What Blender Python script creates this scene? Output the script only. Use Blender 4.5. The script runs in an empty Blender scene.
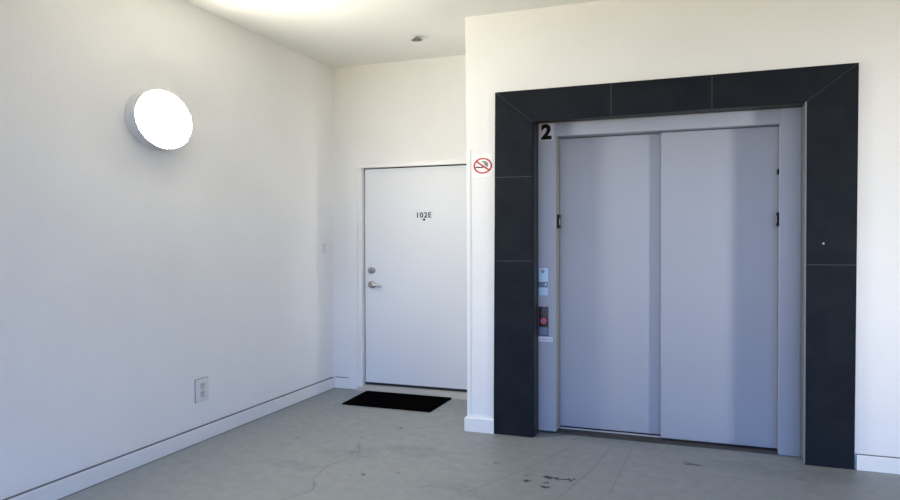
import bpy, bmesh, math, random
from mathutils import Vector, Matrix
random.seed(7)
C = bpy.context.scene.collection
SC = bpy.context.scene

# ------------------------------------------------------------------ camera
cam_d = bpy.data.cameras.new('camera')
cam = bpy.data.objects.new('camera', cam_d)
C.objects.link(cam)
cr = Vector((0.93764377, 0.34758354, -0.00313651))
cu = Vector((-0.00246147, 0.01566271, 0.9998743))
cf = Vector((-0.34758897, 0.93751819, -0.01554161))
cam.matrix_world = Matrix(((cr.x, cu.x, -cf.x, 0), (cr.y, cu.y, -cf.y, 0), (cr.z, cu.z, -cf.z, 1.32), (0, 0, 0, 1)))
cam_d.sensor_fit = 'HORIZONTAL'
cam_d.sensor_width = 36
cam_d.lens = 36 * 683.442 / 900
cam_d.clip_start = 0.05
SC.camera = cam

# ------------------------------------------------------------------ world: blue sky above, sunlit warm ground below
W = bpy.data.worlds.new('outdoors')
SC.world = W
W.use_nodes = True
nt = W.node_tree
nt.nodes.clear()
wo = nt.nodes.new('ShaderNodeOutputWorld')
bg = nt.nodes.new('ShaderNodeBackground')
tc = nt.nodes.new('ShaderNodeTexCoord')
sx = nt.nodes.new('ShaderNodeSeparateXYZ')
mr = nt.nodes.new('ShaderNodeMapRange')
mr.inputs['From Min'].default_value = -1
mr.inputs['From Max'].default_value = 1
rp = nt.nodes.new('ShaderNodeValToRGB')
rp.color_ramp.elements[0].position = 0.494
rp.color_ramp.elements[0].color = (0.43, 0.336, 0.118, 1)
rp.color_ramp.elements[1].position = 0.506
rp.color_ramp.elements[1].color = (0.235, 0.435, 0.93, 1)
nt.links.new(tc.outputs['Generated'], sx.inputs[0])
nt.links.new(sx.outputs['Z'], mr.inputs['Value'])
nt.links.new(mr.outputs[0], rp.inputs[0])
nt.links.new(rp.outputs[0], bg.inputs['Color'])
nt.links.new(bg.outputs[0], wo.inputs[0])
bg.inputs['Strength'].default_value = 3.4

# added side light in an added window, for shadow edges on the elevator doors
WX, WY = 5.5, 1.61
al = bpy.data.lights.new('added_slit_light', 'AREA')
al.shape = 'RECTANGLE'
al.size = 2.3
al.size_y = 0.42
al.spread = math.radians(27)
al.energy = 10
al.color = (1.0, 0.94, 0.80)
alo = bpy.data.objects.new('added_slit_light', al)
alo.location = (WX + 0.15, WY, 1.25)
alo.rotation_euler = Vector((-0.850, 0.527, 0)).to_track_quat('-Z', 'X').to_euler()
C.objects.link(alo)

SC.view_settings.view_transform = 'Standard'
SC.view_settings.look = 'None'
SC.view_settings.gamma = 1
SC.view_settings.use_curve_mapping = False
SC.view_settings.exposure = 0.09
SC.cycles.use_denoising = True
SC.cycles.max_bounces = 10
SC.cycles.diffuse_bounces = 6

LAMP_EMIT = 116.0

# ------------------------------------------------------------------ measurements
XL, YB, YE, YT, ZC = -3.0978, 5.349, 4.453, 4.4298, 2.842
YM = YT + 0.14          # front of the metal elevator frame
XR, YREAR = WX, -1.5

# ------------------------------------------------------------------ materials
def mat(name, col, rough=0.5, metal=0.0, emit=None, strength=0):
    m = bpy.data.materials.new(name)
    m.use_nodes = True
    b = m.node_tree.nodes['Principled BSDF']
    b.inputs['Base Color'].default_value = (*col, 1)
    b.inputs['Roughness'].default_value = rough
    b.inputs['Metallic'].default_value = metal
    if emit:
        b.inputs['Emission Color'].default_value = (*emit, 1)
        b.inputs['Emission Strength'].default_value = strength
    return m

class NB:
    """small node helper on one material"""
    def __init__(s, m):
        s.t = m.node_tree
        s.b = s.t.nodes['Principled BSDF']
        s.co = s.t.nodes.new('ShaderNodeTexCoord').outputs['Object']
    def put(s, x, sock):
        if isinstance(x, (int, float)):
            sock.default_value = x
        elif isinstance(x, (tuple, list)):
            sock.default_value = x
        else:
            s.t.links.new(x, sock)
    def math(s, op, a, b=0.0, clamp=False):
        n = s.t.nodes.new('ShaderNodeMath')
        n.operation = op
        n.use_clamp = clamp
        s.put(a, n.inputs[0])
        s.put(b, n.inputs[1])
        return n.outputs[0]
    def vec(s, op, a, b=(0, 0, 0), scale=None):
        n = s.t.nodes.new('ShaderNodeVectorMath')
        n.operation = op
        s.put(a, n.inputs[0])
        s.put(b, n.inputs[1])
        if scale is not None:
            s.put(scale, n.inputs['Scale'])
        return n.outputs['Value'] if op in ('DOT_PRODUCT', 'LENGTH', 'DISTANCE') else n.outputs[0]
    def noise(s, scale, detail=3, rough=0.5, co=None, out='Fac'):
        n = s.t.nodes.new('ShaderNodeTexNoise')
        n.inputs['Scale'].default_value = scale
        n.inputs['Detail'].default_value = detail
        n.inputs['Roughness'].default_value = rough
        s.t.links.new(co or s.co, n.inputs['Vector'])
        return n.outputs[out]
    def rng(s, v, a, b, c=0.0, d=1.0, smooth=False):
        n = s.t.nodes.new('ShaderNodeMapRange')
        if smooth:
            n.interpolation_type = 'SMOOTHSTEP'
        s.put(v, n.inputs['Value'])
        for k, x in zip(('From Min', 'From Max', 'To Min', 'To Max'), (a, b, c, d)):
            n.inputs[k].default_value = x
        return n.outputs[0]
    def mix(s, f, a, b):
        n = s.t.nodes.new('ShaderNodeMix')
        n.data_type = 'RGBA'
        s.put(f, n.inputs[0])
        s.put(a, n.inputs[6])
        s.put(b, n.inputs[7])
        return n.outputs[2]
    def bump(s, h, strength=0.2, dist=0.01):
        n = s.t.nodes.new('ShaderNodeBump')
        n.inputs['Strength'].default_value = strength
        n.inputs['Distance'].default_value = dist
        s.put(h, n.inputs['Height'])
        s.t.links.new(n.outputs[0], s.b.inputs['Normal'])
    def color(s, c):
        s.t.links.new(c, s.b.inputs['Base Color'])
    def seg(s, p, a, b):
        """distance in the floor plane from p to the segment a-b"""
        a = Vector((a[0], a[1], 0)); b = Vector((b[0], b[1], 0)); ba = b - a
        pa = s.vec('SUBTRACT', p, tuple(a))
        h = s.math('DIVIDE', s.vec('DOT_PRODUCT', pa, tuple(ba)), max(ba.dot(ba), 1e-6), True)
        return s.vec('LENGTH', s.vec('SUBTRACT', pa, s.vec('SCALE', tuple(ba), scale=h)))

def paint(name, col, rough=0.6, bump=0.25, scale=55, mottled=0.03):
    m = mat(name, col, rough)
    n = NB(m)
    f = n.noise(1.3, 4)
    n.color(n.mix(n.rng(f, 0.3, 0.7), (*[c * (1 - mottled) for c in col], 1), (*[min(1, c * (1 + mottled)) for c in col], 1)))
    h = n.math('ADD', n.noise(scale, 4, 0.6), n.math('MULTIPLY', n.noise(scale * 0.28, 2), 0.8))
    n.bump(h, bump, 0.006)
    return m

M = {}
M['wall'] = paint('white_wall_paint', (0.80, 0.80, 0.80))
M['wallleft'] = paint('lightened_wall_paint', (0.86, 0.855, 0.85))  # same wall paint, lightened to make up for weak light on the left wall
M['ceiling'] = paint('white_ceiling_paint', (0.82, 0.81, 0.77), 0.8, 0.2, 40)
M['trim'] = paint('white_gloss_trim_paint', (0.80, 0.80, 0.80), 0.35, 0.12, 30, 0.02)
M['door'] = paint('white_door_paint', (0.78, 0.80, 0.84), 0.5, 0.06, 18, 0.015)
M['gap'] = mat('dark_gap_shade', (0.012, 0.012, 0.016), 0.7)  # near-black fill painted in for the shade inside narrow gaps
M['joint'] = mat('dark_joint_and_shadow', (0.16, 0.16, 0.165), 0.9)  # baseboard joints, and the painted shadow line round the outlet plate
M['conc'] = paint('pale_concrete', (0.42, 0.41, 0.39), 0.7, 0.35, 90, 0.15)
M['grime'] = paint('grimy_dark_metal', (0.045, 0.044, 0.046), 0.8, 0.5, 60, 0.5)
M['lift'] = paint('grey_elevator_enamel', (0.33, 0.355, 0.43), 0.36, 0.03, 120, 0.015)
M['liftedge'] = mat('pale_metal_and_highlight', (0.52, 0.52, 0.53), 0.35, 0.3)
M['edgestrip'] = mat('grey_metal_edge_strip', (0.17, 0.18, 0.20), 0.5)
M['black'] = mat('black_plastic', (0.012, 0.012, 0.014), 0.45)
M['black'].node_tree.nodes['Principled BSDF'].inputs['Specular IOR Level'].default_value = 0.1
M['steel'] = mat('satin_steel', (0.55, 0.55, 0.56), 0.3, 1.0)
M['darksteel'] = mat('dull_dark_steel', (0.16, 0.16, 0.16), 0.5, 0.6)
M['khaki'] = mat('khaki_metal_return', (0.25, 0.26, 0.235), 0.5)
M['chrome'] = mat('chrome', (0.40, 0.40, 0.41), 0.2, 1.0)
M['brushed'] = mat('brushed_call_plate', (0.44, 0.60, 0.78), 0.4, 0.2)
M['midplate'] = mat('blue_grey_display_window', (0.11, 0.16, 0.27), 0.3)
M['darkplate'] = mat('dark_glass_plate', (0.018, 0.014, 0.02), 0.25)
M['red'] = mat('red_print', (0.50, 0.012, 0.035), 0.5)
M['redglow'] = mat('red_lit_button_ring', (0.6, 0.03, 0.06), 0.4, 0, (1.0, 0.08, 0.16), 0.22)
M['ink'] = mat('black_print', (0.006, 0.006, 0.008), 0.8)
M['ink'].node_tree.nodes['Principled BSDF'].inputs['Specular IOR Level'].default_value = 0.12
M['greyink'] = mat('grey_print', (0.30, 0.30, 0.32), 0.5)
M['paper'] = mat('white_sign_face', (0.86, 0.86, 0.84), 0.45)
M['plate2'] = mat('grey_number_plate', (0.50, 0.48, 0.56), 0.4)
M['label'] = mat('pale_label_strip', (0.60, 0.62, 0.74), 0.45)
M['plastic'] = mat('white_plastic', (0.76, 0.76, 0.76), 0.35)
M['slot'] = mat('outlet_slot_dark', (0.22, 0.22, 0.23), 0.6)
M['socket'] = mat('grey_outlet_plastic', (0.60, 0.60, 0.61), 0.4)
M['housing'] = mat('pale_lamp_housing', (0.62, 0.65, 0.68), 0.35)
M['glow'] = mat('lit_lamp_diffuser', (0.9, 0.9, 0.88), 0.4, 0, (1.0, 0.955, 0.81), LAMP_EMIT)

# stone tile: charcoal with faint mottling and thin pale joints
def stone(name, joints, axis):
    m = mat(name, (0.01, 0.013, 0.02), 0.48)
    n = NB(m)
    n.b.inputs['Specular IOR Level'].default_value = 0.14
    base = n.mix(n.rng(n.noise(6, 6, 0.65), 0.3, 0.7), (0.005, 0.008, 0.013, 1), (0.012, 0.015, 0.020, 1))
    s = n.t.nodes.new('ShaderNodeSeparateXYZ')
    n.t.links.new(n.co, s.inputs[0])
    line = None
    for j in joints:
        d = n.math('ABSOLUTE', n.math('SUBTRACT', s.outputs[axis], j))
        k = n.rng(d, 0.0012, 0.0030, 1, 0)
        line = k if line is None else n.math('MAXIMUM', line, k)
    n.color(n.mix(n.math('MULTIPLY', line, 0.38), base, (0.14, 0.15, 0.15, 1)))
    n.bump(n.math('SUBTRACT', n.noise(45, 4), n.math('MULTIPLY', line, 0.6)), 0.12, 0.004)
    return m
M['stoneL'] = stone('charcoal_stone_tile_left', (1.174, 1.7356), 2)
M['stoneR'] = stone('charcoal_stone_tile_right', (1.167,), 2)
M['stoneT'] = stone('charcoal_stone_tile_top', (-0.5511, 0.0465), 0)
M['stonedark'] = mat('dark_stone_return', (0.012, 0.013, 0.016), 0.5)
M['stoneedge'] = mat('pale_mitre_grout', (0.09, 0.10, 0.10), 0.7)

# floor: grey deck paint with scuffs, flecks and cracks
def floor_mat():
    m = mat('grey_painted_concrete', (0.2, 0.2, 0.2), 0.45)
    n = NB(m)
    big = n.noise(0.9, 5, 0.6)
    fine = n.noise(14, 5, 0.65)
    base = n.mix(n.rng(big, 0.3, 0.7), (0.245, 0.262, 0.270, 1), (0.276, 0.292, 0.296, 1))
    base = n.mix(n.rng(fine, 0.40, 0.75, 0, 0.14), base, (0.21, 0.22, 0.225, 1))
    # broad dull smudges
    sm = n.vec('ADD', n.co, n.vec('SCALE', n.vec('SUBTRACT', n.noise(3.0, 4, 0.6, out='Color'), (0.5, 0.5, 0.5)), scale=0.5))
    smud = None
    for (x, y, rx, ry) in ((-2.04, 3.72, 0.16, 0.16), (-2.25, 3.4, 0.2, 0.07), (-0.55, 4.5, 0.55, 0.12), (-1.25, 3.35, 0.3, 0.12),
                           (0.35, 4.25, 0.5, 0.10), (-1.7, 3.9, 0.25, 0.08)):
        d = n.vec('LENGTH', n.vec('MULTIPLY', n.vec('SUBTRACT', sm, (x, y, 0)), (1 / rx, 1 / ry, 0)))
        k = n.rng(d, 0.3, 1.3, 1, 0, True)
        smud = k if smud is None else n.math('MAXIMUM', smud, k)
    base = n.mix(n.math('MULTIPLY', smud, n.rng(n.noise(22, 5, 0.7), 0.35, 0.7, 0.08, 0.65)), base, (0.15, 0.175, 0.18, 1))
    # hairline cracks
    flat = n.vec('MULTIPLY', n.co, (1, 1, 0))
    wob = n.vec('ADD', flat, n.vec('MULTIPLY', n.vec('SUBTRACT', n.noise(9, 4, 0.7, out='Color'), (0.5, 0.5, 0.5)), (0.11, 0.11, 0)))
    def cracks(paths, w, amt, base, src, col):
        dist = None
        for pth in paths:
            for a, b in zip(pth, pth[1:]):
                d = n.seg(src, a, b)
                dist = d if dist is None else n.math('MINIMUM', dist, d)
        k = n.rng(dist, w * 0.4, w * 1.5, 1, 0)
        k = n.math('MULTIPLY', k, n.rng(n.noise(5, 3), 0.36, 0.56, 0.25, amt))
        return n.mix(k, base, col)
    base = cracks([[(-2.02, 2.90), (-1.93, 3.10), (-2.03, 3.28), (-2.05, 3.52), (-1.98, 3.72), (-2.10, 3.95)]],
                  0.0045, 0.65, base, wob, (0.10, 0.10, 0.105, 1))
    base = cracks([[(-1.18, 3.30), (-0.93, 3.85), (-0.78, 4.35)], [(-0.75, 3.15), (-0.60, 3.9), (-0.55, 4.35)], [(-0.45, 3.6), (-0.42, 4.4)]],
                  0.007, 0.32, base, flat, (0.12, 0.12, 0.125, 1))
    # black flecks where the paint has chipped
    wob2 = n.vec('ADD', flat, n.vec('MULTIPLY', n.vec('SUBTRACT', n.noise(30, 3, 0.7, out='Color'), (0.5, 0.5, 0.5)), (0.09, 0.09, 0)))
    chip = None
    for (a, b, w) in (((-0.825, 3.72), (-0.75, 3.715), 0.013), ((-0.745, 3.70), (-0.66, 3.73), 0.009), ((-0.81, 3.575), (-0.775, 3.57), 0.013),
                      ((-0.905, 3.62), (-0.89, 3.62), 0.012), ((-0.925, 3.71), (-0.92, 3.71), 0.008), ((-0.80, 3.62), (-0.79, 3.63), 0.008),
                      ((-1.145, 3.855), (-1.135, 3.855), 0.009), ((-0.09, 4.22), (-0.01, 4.21), 0.009), ((-0.11, 4.25), (-0.07, 4.245), 0.006),
                      ((-2.04, 3.74), (-2.03, 3.74), 0.008), ((-1.80, 3.42), (-1.79, 3.42), 0.009), ((-1.99, 4.35), (-1.985, 4.35), 0.010),
                      ((-1.62, 3.5), (-1.615, 3.5), 0.007), ((-2.12, 4.05), (-2.115, 4.05), 0.008), ((-0.50, 3.40), (-0.47, 3.42), 0.010),
                      ((-1.92, 4.9), (-1.915, 4.9), 0.008), ((-2.55, 3.9), (-2.545, 3.9), 0.007)):
        d = n.math('SUBTRACT', n.seg(wob2, a, b), w * 1.15)
        k = n.rng(d, -0.004, 0.003, 1, 0)
        chip = k if chip is None else n.math('MAXIMUM', chip, k)
    base = n.mix(n.math('MULTIPLY', chip, 0.95), base, (0.018, 0.018, 0.02, 1))
    n.color(base)
    n.t.links.new(n.rng(fine, 0.3, 0.7, 0.38, 0.6), n.b.inputs['Roughness'])
    n.bump(n.math('ADD', fine, n.math('MULTIPLY', n.noise(3, 3), 2.0)), 0.12, 0.006)
    return m
M['floor'] = floor_mat()

# doormat: black bristle
def mat_mat():
    m = mat('black_bristle', (0.003, 0.003, 0.0035), 1.0)
    n = NB(m)
    n.bump(n.noise(240, 2), 0.8, 0.01)
    m.node_tree.nodes['Principled BSDF'].inputs['Specular IOR Level'].default_value = 0.0
    return m
M['mat'] = mat_mat()

# ------------------------------------------------------------------ mesh helpers
def box(bm, lo, hi, bev=0.0):
    vs = [bm.verts.new((x, y, z)) for x in (lo[0], hi[0]) for y in (lo[1], hi[1]) for z in (lo[2], hi[2])]
    idx = ((0, 1, 3, 2), (4, 6, 7, 5), (0, 4, 5, 1), (2, 3, 7, 6), (0, 2, 6, 4), (1, 5, 7, 3))
    fs = [bm.faces.new([vs[i] for i in f]) for f in idx]
    if bev:
        es = list({e for f in fs for e in f.edges})
        bmesh.ops.bevel(bm, geom=es, offset=bev, segments=2, profile=0.7, affect='EDGES')

def prism(bm, pts, axis, a, b):
    """extrude a closed 2-D outline along an axis: pts are the two other coordinates"""
    def P(p, t):
        l = list(p)
        l.insert(axis, t)
        return tuple(l)
    A = [bm.verts.new(P(p, a)) for p in pts]
    B = [bm.verts.new(P(p, b)) for p in pts]
    n = len(pts)
    bm.faces.new(A)
    bm.faces.new(B[::-1])
    for i in range(n):
        bm.faces.new((A[i], B[i], B[(i + 1) % n], A[(i + 1) % n]))

def revolve(bm, prof, seg=48, sy=1.0, sz=1.0):
    """profile of (radius, height) spun about X; sy and sz widen it along Y and Z"""
    rings = []
    for r, h in prof:
        if r < 1e-6:
            rings.append([bm.verts.new((h, 0, 0))])
        else:
            rings.append([bm.verts.new((h, r * sy * math.cos(2 * math.pi * i / seg), r * sz * math.sin(2 * math.pi * i / seg))) for i in range(seg)])
    for a, b in zip(rings, rings[1:]):
        for i in range(seg):
            j = (i + 1) % seg
            if len(a) == 1 and len(b) == 1:
                continue
            if len(a) == 1:
                bm.faces.new((a[0], b[j], b[i]))
            elif len(b) == 1:
                bm.faces.new((a[i], a[j], b[0]))
            else:
                bm.faces.new((a[i], a[j], b[j], b[i]))

def turn(bm, direction):
    """turn what revolve() made so that its +X axis points along direction"""
    q = Vector((1, 0, 0)).rotation_difference(Vector(direction)).to_matrix()
    for v in bm.verts:
        v.co = q @ v.co

def move(bm, t):
    for v in bm.verts:
        v.co += Vector(t)

def obj(name, bm, m, parent=None, smooth=False):
    bmesh.ops.recalc_face_normals(bm, faces=bm.faces)
    me = bpy.data.meshes.new(name)
    bm.to_mesh(me)
    bm.free()
    me.materials.append(M[m] if isinstance(m, str) else m)
    o = bpy.data.objects.new(name, me)
    C.objects.link(o)
    if parent:
        o.parent = parent
        o.matrix_parent_inverse = Matrix.Translation(-Vector(parent.location)) if parent.parent is None else Matrix()
    if smooth:
        me.polygons.foreach_set('use_smooth', [True] * len(me.polygons))
        try:
            me.set_sharp_from_angle(angle=math.radians(35))
        except Exception:
            pass
    return o

def new():
    return bmesh.new()

def bx(name, lo, hi, m, parent=None, bev=0.0):
    bm = new()
    box(bm, lo, hi, bev)
    return obj(name, bm, m, parent, bev > 0)

def struct(o, label=None):
    o['kind'] = 'structure'
    if label:
        o['label'] = label
    return o

def thing(name, label, cat, loc, group=None):
    o = bpy.data.objects.new(name, None)
    o.empty_display_size = 0.05
    C.objects.link(o)
    o.location = loc
    o['label'] = label
    o['category'] = cat
    if group:
        o['group'] = group
    return o

def letters(name, body, height, wide, centre, m, parent, depth=0.0015, bold=0.0, spacing=1.0):
    """raised lettering on a plane facing -Y"""
    cv = bpy.data.curves.new(name, 'FONT')
    cv.body = body
    cv.size = 1
    cv.extrude = 0.0
    cv.offset = bold
    cv.space_character = spacing
    cv.align_x = 'CENTER'
    t = bpy.data.objects.new(name, cv)
    C.objects.link(t)
    bpy.context.view_layer.update()
    me = bpy.data.meshes.new_from_object(t.evaluated_get(bpy.context.evaluated_depsgraph_get()))
    bpy.data.objects.remove(t)
    bm = new()
    bm.from_mesh(me)
    bpy.data.meshes.remove(me)
    xs = [v.co.x for v in bm.verts]
    ys = [v.co.y for v in bm.verts]
    x0, x1, y0, y1 = min(xs), max(xs), min(ys), max(ys)
    r = bmesh.ops.extrude_face_region(bm, geom=bm.faces[:])
    top = {g for g in r['geom'] if isinstance(g, bmesh.types.BMVert)}
    for v in bm.verts:
        x = (v.co.x - (x0 + x1) / 2) / (x1 - x0) * wide
        z = (v.co.y - (y0 + y1) / 2) / (y1 - y0) * height
        v.co = Vector((centre[0] + x, centre[1] - (depth if v in top else 0), centre[2] + z))
    return obj(name, bm, m, parent)

# ------------------------------------------------------------------ the setting
bm = new(); box(bm, (XL - 0.2, YREAR - 0.1, -0.2), (XR + 0.2, YB + 0.3, 0)); struct(obj('floor', bm, 'floor'))
bm = new(); box(bm, (XL - 0.2, YREAR + 0.3, ZC), (XR + 0.2, YB + 0.3, ZC + 0.2)); struct(obj('ceiling', bm, 'ceiling'))
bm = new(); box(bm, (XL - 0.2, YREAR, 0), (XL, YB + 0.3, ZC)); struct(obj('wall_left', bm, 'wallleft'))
# wall with the unit door: solid around the door opening
DX0, DX1, DZ0, DZ1 = -2.815, -1.545, 0.055, 1.952
bm = new()
box(bm, (XL, YB, 0), (DX0, YB + 0.3, ZC))
box(bm, (DX0, YB, DZ1), (DX1, YB + 0.3, ZC))
box(bm, (DX1, YB, 0), (-1.40, YB + 0.3, ZC))
box(bm, (DX0, YB + 0.12, 0), (DX1, YB + 0.3, DZ1))
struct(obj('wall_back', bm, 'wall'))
# elevator wall: pier, lintel, right pier and the shaft behind the doors
EX0, EX1, EZ = -1.062, 0.5586, 2.112
bm = new()
bot = [(-1.515, YE), (EX0, YE), (EX0, YB), (-1.515, YB)]
topp = [(-1.5355, YE), (EX0, YE), (EX0, YB), (-1.5355, YB)]
A = [bm.verts.new((x, y, 0)) for x, y in bot]
B = [bm.verts.new((x, y, ZC)) for x, y in topp]
bm.faces.new(A[::-1]); bm.faces.new(B)
for i in range(4):
    bm.faces.new((A[i], A[(i + 1) % 4], B[(i + 1) % 4], B[i]))
box(bm, (EX0, YE, EZ), (EX1, YB, ZC))
box(bm, (EX1, YE, 0), (XR + 0.2, YB, ZC))
box(bm, (EX0, YM + 0.35, 0), (EX1, YB, EZ))
struct(obj('wall_right', bm, 'wall'))
# unseen side wall on the right, its tall slot added for the side light
bm = new()
wz0, wz1, wh = 0.05, 2.5, 0.34
box(bm, (XR, YREAR, 0), (XR + 0.2, WY - wh, ZC))
box(bm, (XR, WY + wh, 0), (XR + 0.2, YE, ZC))
box(bm, (XR, WY - wh, wz1), (XR + 0.2, WY + wh, ZC))
box(bm, (XR, WY - wh, 0), (XR + 0.2, WY + wh, wz0))
struct(obj('wall_side', bm, 'wall'))

def skirting(name, pts, h=0.097, t=0.022, lip=0.008):
    """baseboard along a polyline; the wall lies to the left of travel, so the board steps out to the right"""
    bm = new()
    prof = [(0, 0), (t, 0), (t, h - lip), (t - lip * 0.8, h), (0, h)]
    n = len(pts)
    offs = []
    for i in range(n):
        d0 = (Vector(pts[i]) - Vector(pts[i - 1])).normalized() if i else None
        d1 = (Vector(pts[i + 1]) - Vector(pts[i])).normalized() if i < n - 1 else None
        ns = [Vector((d.y, -d.x)) for d in (d0, d1) if d is not None]
        o = ns[0] if len(ns) == 1 else (ns[0] + ns[1]) / (1 + ns[0].dot(ns[1]))
        offs.append(o)
    rows = [[bm.verts.new((p[0] + o.x * a, p[1] + o.y * a, z)) for a, z in prof] for p, o in zip(pts, offs)]
    k = len(prof)
    for r0, r1 in zip(rows, rows[1:]):
        for i in range(k):
            bm.faces.new((r0[i], r0[(i + 1) % k], r1[(i + 1) % k], r1[i]))
    bm.faces.new(rows[0]); bm.faces.new(rows[-1][::-1])
    return struct(obj(name, bm, 'trim'))
skirting('baseboard_left', [(XL, YREAR + 0.02), (XL, YB - 0.001)])
skirting('baseboard_back', [(XL + 0.023, YB), (-2.937, YB)])
skirting('baseboard_pier', [(-1.517, YB - 0.002), (-1.517, YE), (-1.330, YE)], 0.098, 0.024)
skirting('baseboard_right', [(0.822, YE), (XR, YE)], 0.086, 0.02)
# dark open joints above and below the baseboards
bm = new()
box(bm, (XL + 0.0003, YREAR + 0.03, 0.0972), (XL + 0.0200, YB - 0.024, 0.0998))
box(bm, (XL + 0.0003, YREAR + 0.03, 0.0002), (XL + 0.0245, YB - 0.024, 0.0038))
box(bm, (XL + 0.024, YB - 0.0200, 0.0972), (-2.938, YB - 0.0003, 0.0998))
box(bm, (XL + 0.024, YB - 0.0245, 0.0002), (-2.85, YB - 0.0225, 0.0036))
box(bm, (0.823, YE - 0.0150, 0.0862), (XR, YE - 0.0003, 0.0885))
struct(obj('trim_5', bm, 'joint'), 'dark open joints along the white baseboards')
# corner guard strip on the pier
bm = new()
box(bm, (-1.527, YE - 0.004, 0.099), (-1.497, YE - 0.0003, 1.93), 0.0012)
struct(obj('trim_2', bm, 'trim'))

# ------------------------------------------------------------------ unit door with its frame
YD = YB + 0.03
door = struct(bx('door_1', (-2.792, YD, 0.066), (-1.56, YD + 0.045, 1.936), 'door', None, 0.003))
# deadbolt
def part_rev(name, prof, loc, direction, m, parent, seg=32, sx=1.3, sz=1.0):
    bm = new()
    revolve(bm, prof, seg)
    turn(bm, direction)
    for v in bm.verts:
        v.co = Vector((v.co.x * sx, v.co.y, v.co.z * sz))
    move(bm, loc)
    return obj(name, bm, m, parent, True)
bolt = part_rev('deadbolt', [(0, 0), (0.029, 0), (0.029, 0.006), (0.024, 0.014), (0.012, 0.017), (0, 0.017)], (-2.728, YD, 1.050), (0, -1, 0), 'chrome', door)
bx('keyhole', (-2.731, YD - 0.0185, 1.041), (-2.725, YD - 0.016, 1.056), 'black', bolt)
lev = part_rev('lever_handle', [(0, 0), (0.031, 0), (0.031, 0.007), (0.022, 0.012), (0.013, 0.016), (0.012, 0.042), (0, 0.042)], (-2.722, YD, 0.925), (0, -1, 0), 'chrome', door)
bm = new()
rows = []
for i in range(13):
    t = i / 12
    x = -2.728 + 0.112 * t
    z = 0.925 - 0.014 * t * t
    y = YD - 0.045 + 0.012 * t * t
    w, d = 0.013 * (1 - 0.35 * t), 0.009 * (1 - 0.3 * t)
    if i in (0, 12):
        w, d = w * 0.55, d * 0.55
    rows.append([bm.verts.new((x, y + d * math.cos(a), z + w * math.sin(a))) for a in [k * math.pi / 6 for k in range(12)]])
for a, b in zip(rows, rows[1:]):
    for k in range(12):
        bm.faces.new((a[k], a[(k + 1) % 12], b[(k + 1) % 12], b[k]))
bm.faces.new(rows[0]); bm.faces.new(rows[-1][::-1])
obj('lever', bm, 'chrome', lev, True)
letters('door_number', '102E', 0.046, 0.132, (-2.227, YD - 0.0003, 1.528), 'ink', door, 0.002, 0.012, 1.12)
part_rev('peephole', [(0, 0), (0.009, 0), (0.008, 0.004), (0.004, 0.004), (0, 0.003)], (-2.229, YD, 1.489), (0, -1, 0), 'ink', door, 20)
# frame: casing on the wall, jambs inside the opening, dark strips for the shade in the gap
bm = new()
cz = 1.985
box(bm, (-2.936, YB - 0.022, 0.0), (-2.842, YB, cz), 0.003)
box(bm, (-2.842, YB - 0.022, cz - 0.042), (-1.56, YB, cz), 0.003)
box(bm, (-2.842, YB - 0.014, 0.0), (-2.8, YB + 0.10, cz - 0.03), 0.002)
box(bm, (-2.8, YB - 0.014, 1.945), (-1.56, YB + 0.10, cz - 0.03), 0.002)
struct(obj('trim_1', bm, 'trim'), 'white door casing around the white unit door')
bm = new()
box(bm, (-2.8005, YD + 0.012, 0.04), (-2.7915, YD + 0.05, 1.9455))
box(bm, (-2.8, YD + 0.012, 1.9365), (-1.56, YD + 0.05, 1.9455))
box(bm, (-2.8, YD + 0.006, 0.045), (-1.56, YD + 0.05, 0.0655))
struct(obj('trim_3', bm, 'gap'), 'dark strip for the shade in the gap around the white unit door')
bm = new()
prism(bm, [(YB - 0.055, 0), (YB - 0.040, 0.022), (YB + 0.01, 0.040), (YB + 0.1, 0.046), (YB + 0.1, 0)], 0, -2.842, -1.56)
struct(obj('trim_4', bm, 'conc'), 'concrete threshold under the white unit door')

# ------------------------------------------------------------------ elevator: stone surround
sur = thing('stone_surround', 'charcoal stone tile frame around the grey elevator doors, set on the white wall', 'door surround', (-0.25, YT, 0))
o_tl, o_tr, o_bl, o_br = (-1.3161, 2.3065), (0.8201, 2.3097), (-1.3318, 0.001), (0.8101, 0.001)
i_tl, i_tr, i_bl, i_br = (-1.0600, 2.0935), (0.5588, 2.1096), (-1.0605, 0.001), (0.5585, 0.001)
def slab(name, pts, m, y0=YT, y1=YE - 0.0004):
    bm = new()
    prism(bm, pts, 1, y0, y1)
    bmesh.ops.bevel(bm, geom=[e for e in bm.edges if all(abs(v.co.y - y0) < 1e-5 for v in e.verts)], offset=0.0016, segments=1, affect='EDGES')
    return obj(name, bm, m, sur)
g = 0.0022
slab('side_panel', [o_tl, (i_tl[0], i_tl[1]), i_bl, o_bl], 'stoneL')
slab('side_panel', [i_tr, o_tr, o_br, i_br], 'stoneR')
slab('lintel_panel', [(o_tl[0] + g, o_tl[1]), (o_tr[0] - g, o_tr[1]), (i_tr[0] - g, i_tr[1]), (i_tl[0] + g, i_tl[1])], 'stoneT')
for o_, i_ in ((o_tl, i_tl), (o_tr, i_tr)):
    s_ = 1 if o_ is o_tl else -1
    bm = new()
    prism(bm, [(o_[0] + s_ * 0.004, o_[1] - 0.004), (o_[0] + s_ * 0.0062, o_[1] - 0.004), (i_[0] + s_ * 0.0022, i_[1]), (i_[0], i_[1])], 1, YT + 0.0004, YE - 0.001)
    obj('mitre_joint', bm, 'stoneedge', sur)
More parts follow.
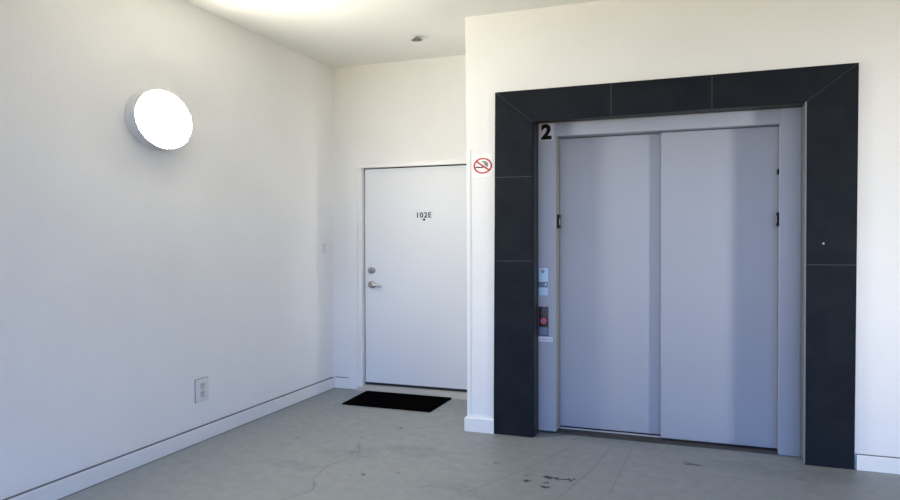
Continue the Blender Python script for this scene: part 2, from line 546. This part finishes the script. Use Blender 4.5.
# returns of the surround into the opening
bm = new(); box(bm, (-1.0616, YE + 0.0005, 0.001), (-1.0545, YM - 0.001, 2.1085)); obj('return_panel', bm, 'stonedark', sur)
bm = new(); box(bm, (-1.0535, YE + 0.0005, 2.1045), (0.5500, YM - 0.001, 2.1115)); obj('return_panel', bm, 'stonedark', sur)
r_ = bx('edge_trim', (0.5500, YT - 0.001, 0.012), (0.5583, YM - 0.001, 2.1085), 'edgestrip', sur)
r_['label'] = 'pale metal edge strip'
# small pale chip on the right side panel
bm = new(); revolve(bm, [(0, 0), (0.006, 0), (0.005, 0.002), (0, 0.002)], 14); turn(bm, (0, -1, 0)); move(bm, (0.6474, YT, 1.2896))
obj('anchor_plug', bm, 'steel', sur)

# ------------------------------------------------------------------ elevator: metal frame and doors
lift = thing('elevator', 'grey two-panel elevator doors with metal frame inside the charcoal stone surround', 'elevator', (-0.25, YM, 0))
JL, JR = -0.9315, 0.4332
HB = 2.012
bx('door_jamb', (-1.0535, YM, 0.016), (JL, YM + 0.30, 2.1035), 'lift', lift, 0.003)
bx('door_jamb', (JR, YM, 0.004), (0.5490, YM + 0.30, 2.1035), 'lift', lift, 0.003)
bx('header', (JL + 0.0008, YM + 0.004, HB), (JR - 0.0008, YM + 0.30, 2.1035), 'lift', lift, 0.003)
# left panel sits behind, right panel laps over it
pl = bx('door_panel', (JL + 0.004, YT + 0.252, 0.030), (-0.18, YT + 0.280, HB - 0.004), 'lift', lift, 0.002)
pr = bx('door_panel', (-0.2585, YT + 0.212, 0.022), (JR - 0.0028, YT + 0.244, HB - 0.004), 'lift', lift, 0.002)
# sill track
bm = new()
box(bm, (JL, YT + 0.150, 0.0), (JR, YT + 0.205, 0.010))
box(bm, (JL, YT + 0.212, 0.0), (JR, YT + 0.244, 0.006))
box(bm, (JL, YT + 0.248, 0.0), (JR, YT + 0.32, 0.012))
obj('sill_track', bm, 'grime', lift)
bx('sill_edge', (JL + 0.001, YT + 0.246, 0.012), (-0.262, YT + 0.2515, 0.021), 'liftedge', lift)
bx('kick_gap', (JL + 0.002, YT + 0.285, 0.012), (JR - 0.002, YT + 0.30, HB), 'gap', lift)
bx('toe_gap', (-1.0535, YM + 0.02, 0.001), (JL - 0.002, YM + 0.29, 0.0158), 'gap', lift)
# black door catches on the jambs
bx('jamb_return', (JL + 0.0001, YM + 0.004, 0.020), (JL + 0.0022, YM + 0.108, HB - 0.002), 'khaki', lift)
bx('jamb_return', (JR - 0.0022, YM + 0.003, 0.008), (JR - 0.0001, YM + 0.068, HB - 0.002), 'liftedge', lift)  # paler plate: lamp highlight on the jamb edge put into the colour
def catch(x, s, z0, z1):
    y0, y1 = (YM + 0.020, YM + 0.095) if s > 0 else (YM + 0.012, YM + 0.066)
    c = bx('door_catch', (min(x + s * 0.0023, x + s * 0.014), y0, z0), (max(x + s * 0.0023, x + s * 0.014), y1, z1), 'black', lift, 0.001)
    c['label'] = 'black door catch'
    zc = (z0 + z1) / 2
    bx('catch_pin', (min(x + s * 0.0141, x + s * 0.0165), y0 + 0.018, zc - 0.022), (max(x + s * 0.0141, x + s * 0.0165), y0 + 0.040, zc + 0.022), 'liftedge', c)
catch(JL, 1, 1.392, 1.486)
catch(JR, -1, 1.395, 1.478)
c = bx('door_catch', (JR - 0.011, YM + 0.030, 1.712), (JR - 0.0023, YM + 0.066, 1.742), 'black', lift, 0.001)
c['label'] = 'black door catch'

# ------------------------------------------------------------------ signs and panels on the elevator frame
fn = thing('floor_number_sign', 'grey plate with a bold black 2 at the top of the left elevator jamb', 'sign', (-0.998, YM, 2.043))
bx('plate', (-1.0475, YM - 0.004, 1.986), (-0.9475, YM - 0.0003, 2.1015), 'plate2', fn, 0.001)
letters('numeral', '2', 0.104, 0.072, (-0.996, YM - 0.0042, 2.044), 'ink', fn, 0.0015, 0.05)

ks = thing('key_switch_panel', 'pale blue key switch plate on the elevator jamb, above the dark call button plate', 'switch panel', (-1.019, YM, 1.03))
bx('faceplate', (-1.0495, YM - 0.007, 0.9375), (-0.987, YM - 0.0003, 1.1235), 'brushed', ks, 0.002)
bx('display_window', (-1.0485, YM - 0.0095, 0.992), (-0.988, YM - 0.0071, 1.030), 'midplate', ks, 0.001)
bm = new(); revolve(bm, [(0, 0), (0.013, 0), (0.012, 0.006), (0.006, 0.008), (0, 0.008)], 24); turn(bm, (0, -1, 0)); move(bm, (-1.019, YM - 0.007, 1.100))
obj('key_lock', bm, 'greyink', ks, True)
bx('indicator', (-1.006, YM - 0.0115, 1.003), (-0.995, YM - 0.0096, 1.021), 'brushed', ks)

cp = thing('call_button_panel', 'dark call button plate with a red ring on the left elevator jamb', 'button panel', (-1.016, YM, 0.76))
bx('faceplate', (-1.0485, YM - 0.008, 0.6625), (-0.9835, YM - 0.0003, 0.861), 'darkplate', cp, 0.002)
bx('lower_plate', (-1.046, YM - 0.010, 0.667), (-0.986, YM - 0.0081, 0.722), 'midplate', cp, 0.001)
bm = new(); revolve(bm, [(0.014, 0), (0.019, 0), (0.019, 0.005), (0.0165, 0.006), (0.014, 0.005), (0.014, 0)], 32); turn(bm, (0, -1, 0)); move(bm, (-1.016, YM - 0.008, 0.764))
b_ = obj('button_ring', bm, 'redglow', cp, True); b_['label'] = 'red lit button ring'
bm = new(); revolve(bm, [(0, 0), (0.0135, 0), (0.0125, 0.005), (0, 0.006)], 32); turn(bm, (0, -1, 0)); move(bm, (-1.016, YM - 0.008, 0.764))
obj('button', bm, 'midplate', cp, True)

lb = thing('label_strip', 'pale printed strip on the elevator jamb below the call button plate', 'label', (-1.005, YM, 0.64))
bx('strip', (-1.0525, YM - 0.003, 0.6235), (-0.9535, YM - 0.0003, 0.6555), 'label', lb, 0.0006)
bm = new()
x = -1.044
while x < -0.968:
    w = random.choice((0.006, 0.009, 0.012))
    box(bm, (x, YM - 0.0036, 0.637), (x + w, YM - 0.0031, 0.642))
    x += w + 0.004
pt = obj('printed_line', bm, 'greyink', lb); pt['kind'] = 'stuff'

# ------------------------------------------------------------------ no smoking sign on the pier
YS = YE - 0.0004
ns = thing('no_smoking_sign', 'white no smoking sign with red barred circle, left of the stone surround', 'sign', (-1.414, YS, 1.82))
bx('sign_sheet', (-1.492, YS - 0.0015, 1.7425), (-1.341, YS, 1.902), 'paper', ns)
cx, czz, rx, rz = -1.4105, 1.8205, 0.0665, 0.0535
def flat_ring(bm, r0, r1, y0, y1, seg=56):
    for i in range(seg):
        a, b = 2 * math.pi * i / seg, 2 * math.pi * (i + 1) / seg
        q = [(cx + rx * r * math.cos(t), czz + rz * r * math.sin(t)) for r, t in ((r0, a), (r1, a), (r1, b), (r0, b))]
        prism(bm, q, 1, y0, y1)
bm = new()
flat_ring(bm, 0.83, 1.0, YS - 0.0026, YS - 0.0016)
bmesh.ops.remove_doubles(bm, verts=bm.verts, dist=1e-6)
obj('red_ring', bm, 'red', ns)
bm = new()
a0, a1 = math.radians(140), math.radians(-40)
p0 = Vector((math.cos(a0), math.sin(a0))) * 0.9; p1 = Vector((math.cos(a1), math.sin(a1))) * 0.9
nn = Vector((-(p1 - p0).y, (p1 - p0).x)).normalized() * 0.09
prism(bm, [(cx + rx * p.x, czz + rz * p.y) for p in (p0 + nn, p1 + nn, p1 - nn, p0 - nn)], 1, YS - 0.0032, YS - 0.0022)
obj('red_slash', bm, 'red', ns)
bm = new()
box(bm, (cx - 0.052, YS - 0.0021, czz - 0.014), (cx + 0.004, YS - 0.0015, czz - 0.006))
obj('cigarette', bm, 'ink', ns)
bm = new()
def blob(x, z, w, h):
    prism(bm, [(x + w * math.cos(t), z + h * math.sin(t)) for t in [k * math.pi / 8 for k in range(16)]], 1, YS - 0.0021, YS - 0.0015)
for s in ((0.004, 0.028, 0.010, 0.006), (0.017, 0.024, 0.012, 0.007), (0.029, 0.013, 0.012, 0.009), (0.031, 0.000, 0.009, 0.008), (0.018, 0.010, 0.009, 0.006)):
    blob(cx + s[0], czz + s[1], s[2], s[3])
obj('smoke_curl', bm, 'greyink', ns)

# ------------------------------------------------------------------ wall lamp
LY, LZ = 3.262, 2.043
lamp = thing('wall_lamp', 'lit round white drum lamp high on the left wall', 'wall lamp', (XL, LY, LZ))
RY, RZ = 0.2425, 0.180
bm = new()
revolve(bm, [(0, 0.0005), (1.0, 0.0005), (1.0, 0.050), (0.99, 0.063), (0.965, 0.068), (0.935, 0.067), (0.935, 0.050), (0, 0.050)], 72, RY, RZ)
move(bm, (XL, LY, LZ))
obj('housing', bm, 'housing', lamp, True)
bm = new()
revolve(bm, [(0.932, 0.051), (0.932, 0.066), (0.90, 0.073), (0.78, 0.081), (0.5, 0.091), (0.25, 0.095), (0, 0.096)], 72, RY, RZ)
move(bm, (XL, LY, LZ))
obj('diffuser', bm, 'glow', lamp, True)

# ------------------------------------------------------------------ outlet low on the left wall
ot = thing('wall_outlet', 'white duplex electrical outlet low on the left wall', 'outlet', (XL, 3.637, 0.335))
bx('cover_plate', (XL + 0.0003, 3.577, 0.262), (XL + 0.007, 3.698, 0.408), 'plastic', ot, 0.0025)
bx('shadow_edge', (XL + 0.0003, 3.5735, 0.2605), (XL + 0.0032, 3.6985, 0.4112), 'joint', ot)  # dark rim drawn round the cover plate as its shadow line
for zz in (0.362, 0.308):
    s = bx('socket', (XL + 0.0071, 3.617, zz - 0.021), (XL + 0.0095, 3.660, zz + 0.021), 'socket', ot, 0.002)
    for yy in (3.629, 3.648):
        bx('slot', (XL + 0.0096, yy - 0.003, zz - 0.002), (XL + 0.0101, yy + 0.003, zz + 0.014), 'slot', s)
    bx('slot', (XL + 0.0096, 3.6345, zz - 0.016), (XL + 0.0101, 3.6425, zz - 0.009), 'slot', s)
bm = new(); revolve(bm, [(0, 0), (0.005, 0), (0.004, 0.0015), (0, 0.002)], 14); move(bm, (XL + 0.007, 3.6385, 0.335))
obj('screw', bm, 'steel', ot, True)

# small latch keeper near the corner of the left wall
sk = thing('wall_bracket', 'tiny white bracket on the left wall beside the corner', 'bracket', (XL, 5.19, 1.25))
bx('plate', (XL + 0.0003, 5.165, 1.212), (XL + 0.007, 5.215, 1.286), 'plastic', sk, 0.002)
bx('upper_tab', (XL + 0.0071, 5.178, 1.272), (XL + 0.020, 5.206, 1.282), 'socket', sk, 0.001)
bx('lower_tab', (XL + 0.0071, 5.178, 1.216), (XL + 0.020, 5.206, 1.224), 'socket', sk, 0.001)
bx('spine', (XL + 0.0071, 5.176, 1.2245), (XL + 0.012, 5.184, 1.2715), 'socket', sk)

# ------------------------------------------------------------------ ceiling sprinkler
SX, SY = -2.015, 4.735
sp = thing('ceiling_sprinkler', 'small metal fire sprinkler head on the ceiling', 'sprinkler', (SX, SY, ZC))
def down(prof, m, name, seg=28):
    bm = new()
    revolve(bm, prof, seg)
    turn(bm, (0, 0, -1))
    for v in bm.verts:
        v.co.x *= 1.35; v.co.y *= 1.1
    move(bm, (SX, SY, ZC))
    return obj(name, bm, m, sp, True)
down([(0, 0.0003), (0.036, 0.0003), (0.035, 0.002), (0.024, 0.005), (0.015, 0.006), (0, 0.006)], 'plastic', 'escutcheon')
down([(0, 0.006), (0.012, 0.006), (0.012, 0.012), (0.008, 0.014), (0, 0.014)], 'steel', 'body')
bm = new()
for s in (-1, 1):
    rows = []
    for i in range(9):
        t = i / 8
        rows.append((SX + s * (0.010 + 0.012 * math.sin(math.pi * t)) , ZC - 0.012 - 0.016 * t))
    for (xa, za), (xb, zb) in zip(rows, rows[1:]):
        prism(bm, [(xa - 0.0025, za), (xa + 0.0025, za), (xb + 0.0025, zb), (xb - 0.0025, zb)], 1, SY - 0.004, SY + 0.004)
bmesh.ops.remove_doubles(bm, verts=bm.verts, dist=1e-6)
obj('yoke_frame', bm, 'darksteel', sp)
bm = new()
revolve(bm, [(0, 0.014), (0.003, 0.014), (0.003, 0.027), (0, 0.027)], 12); turn(bm, (0, 0, -1)); move(bm, (SX, SY, ZC))
obj('glass_bulb', bm, 'red', sp, True)
bm = new()
pts = []
for i in range(40):
    a = 2 * math.pi * i / 40
    r = 0.034 if (i // 2) % 2 else 0.024
    pts.append((SX + 1.35 * r * math.cos(a), SY + 1.1 * r * math.sin(a)))
prism(bm, pts, 2, ZC - 0.0305, ZC - 0.028)
obj('deflector', bm, 'darksteel', sp)

# ------------------------------------------------------------------ doormat
bm = new()
mp = [(-2.7385, 5.290), (-1.949, 5.290), (-1.9514, 4.8135), (-2.7115, 4.8134)]
prism(bm, mp, 2, 0.0005, 0.012)
bmesh.ops.bevel(bm, geom=[e for e in bm.edges if all(v.co.z > 0.01 for v in e.verts)], offset=0.004, segments=2, affect='EDGES')
dm = obj('doormat', bm, 'mat')
dm['label'] = 'flat black rectangular doormat in front of the white unit door'
dm['category'] = 'doormat'

# frame of the added, unseen window around the side light
bm = new()
f_ = 0.03
box(bm, (XR + 0.06, WY - wh, wz0), (XR + 0.10, WY - wh + f_, wz1))
box(bm, (XR + 0.06, WY + wh - f_, wz0), (XR + 0.10, WY + wh, wz1))
box(bm, (XR + 0.06, WY - wh + f_, wz0), (XR + 0.10, WY + wh - f_, wz0 + f_))
box(bm, (XR + 0.06, WY - wh + f_, wz1 - f_), (XR + 0.10, WY + wh - f_, wz1))
struct(obj('added_window_1', bm, 'trim'))
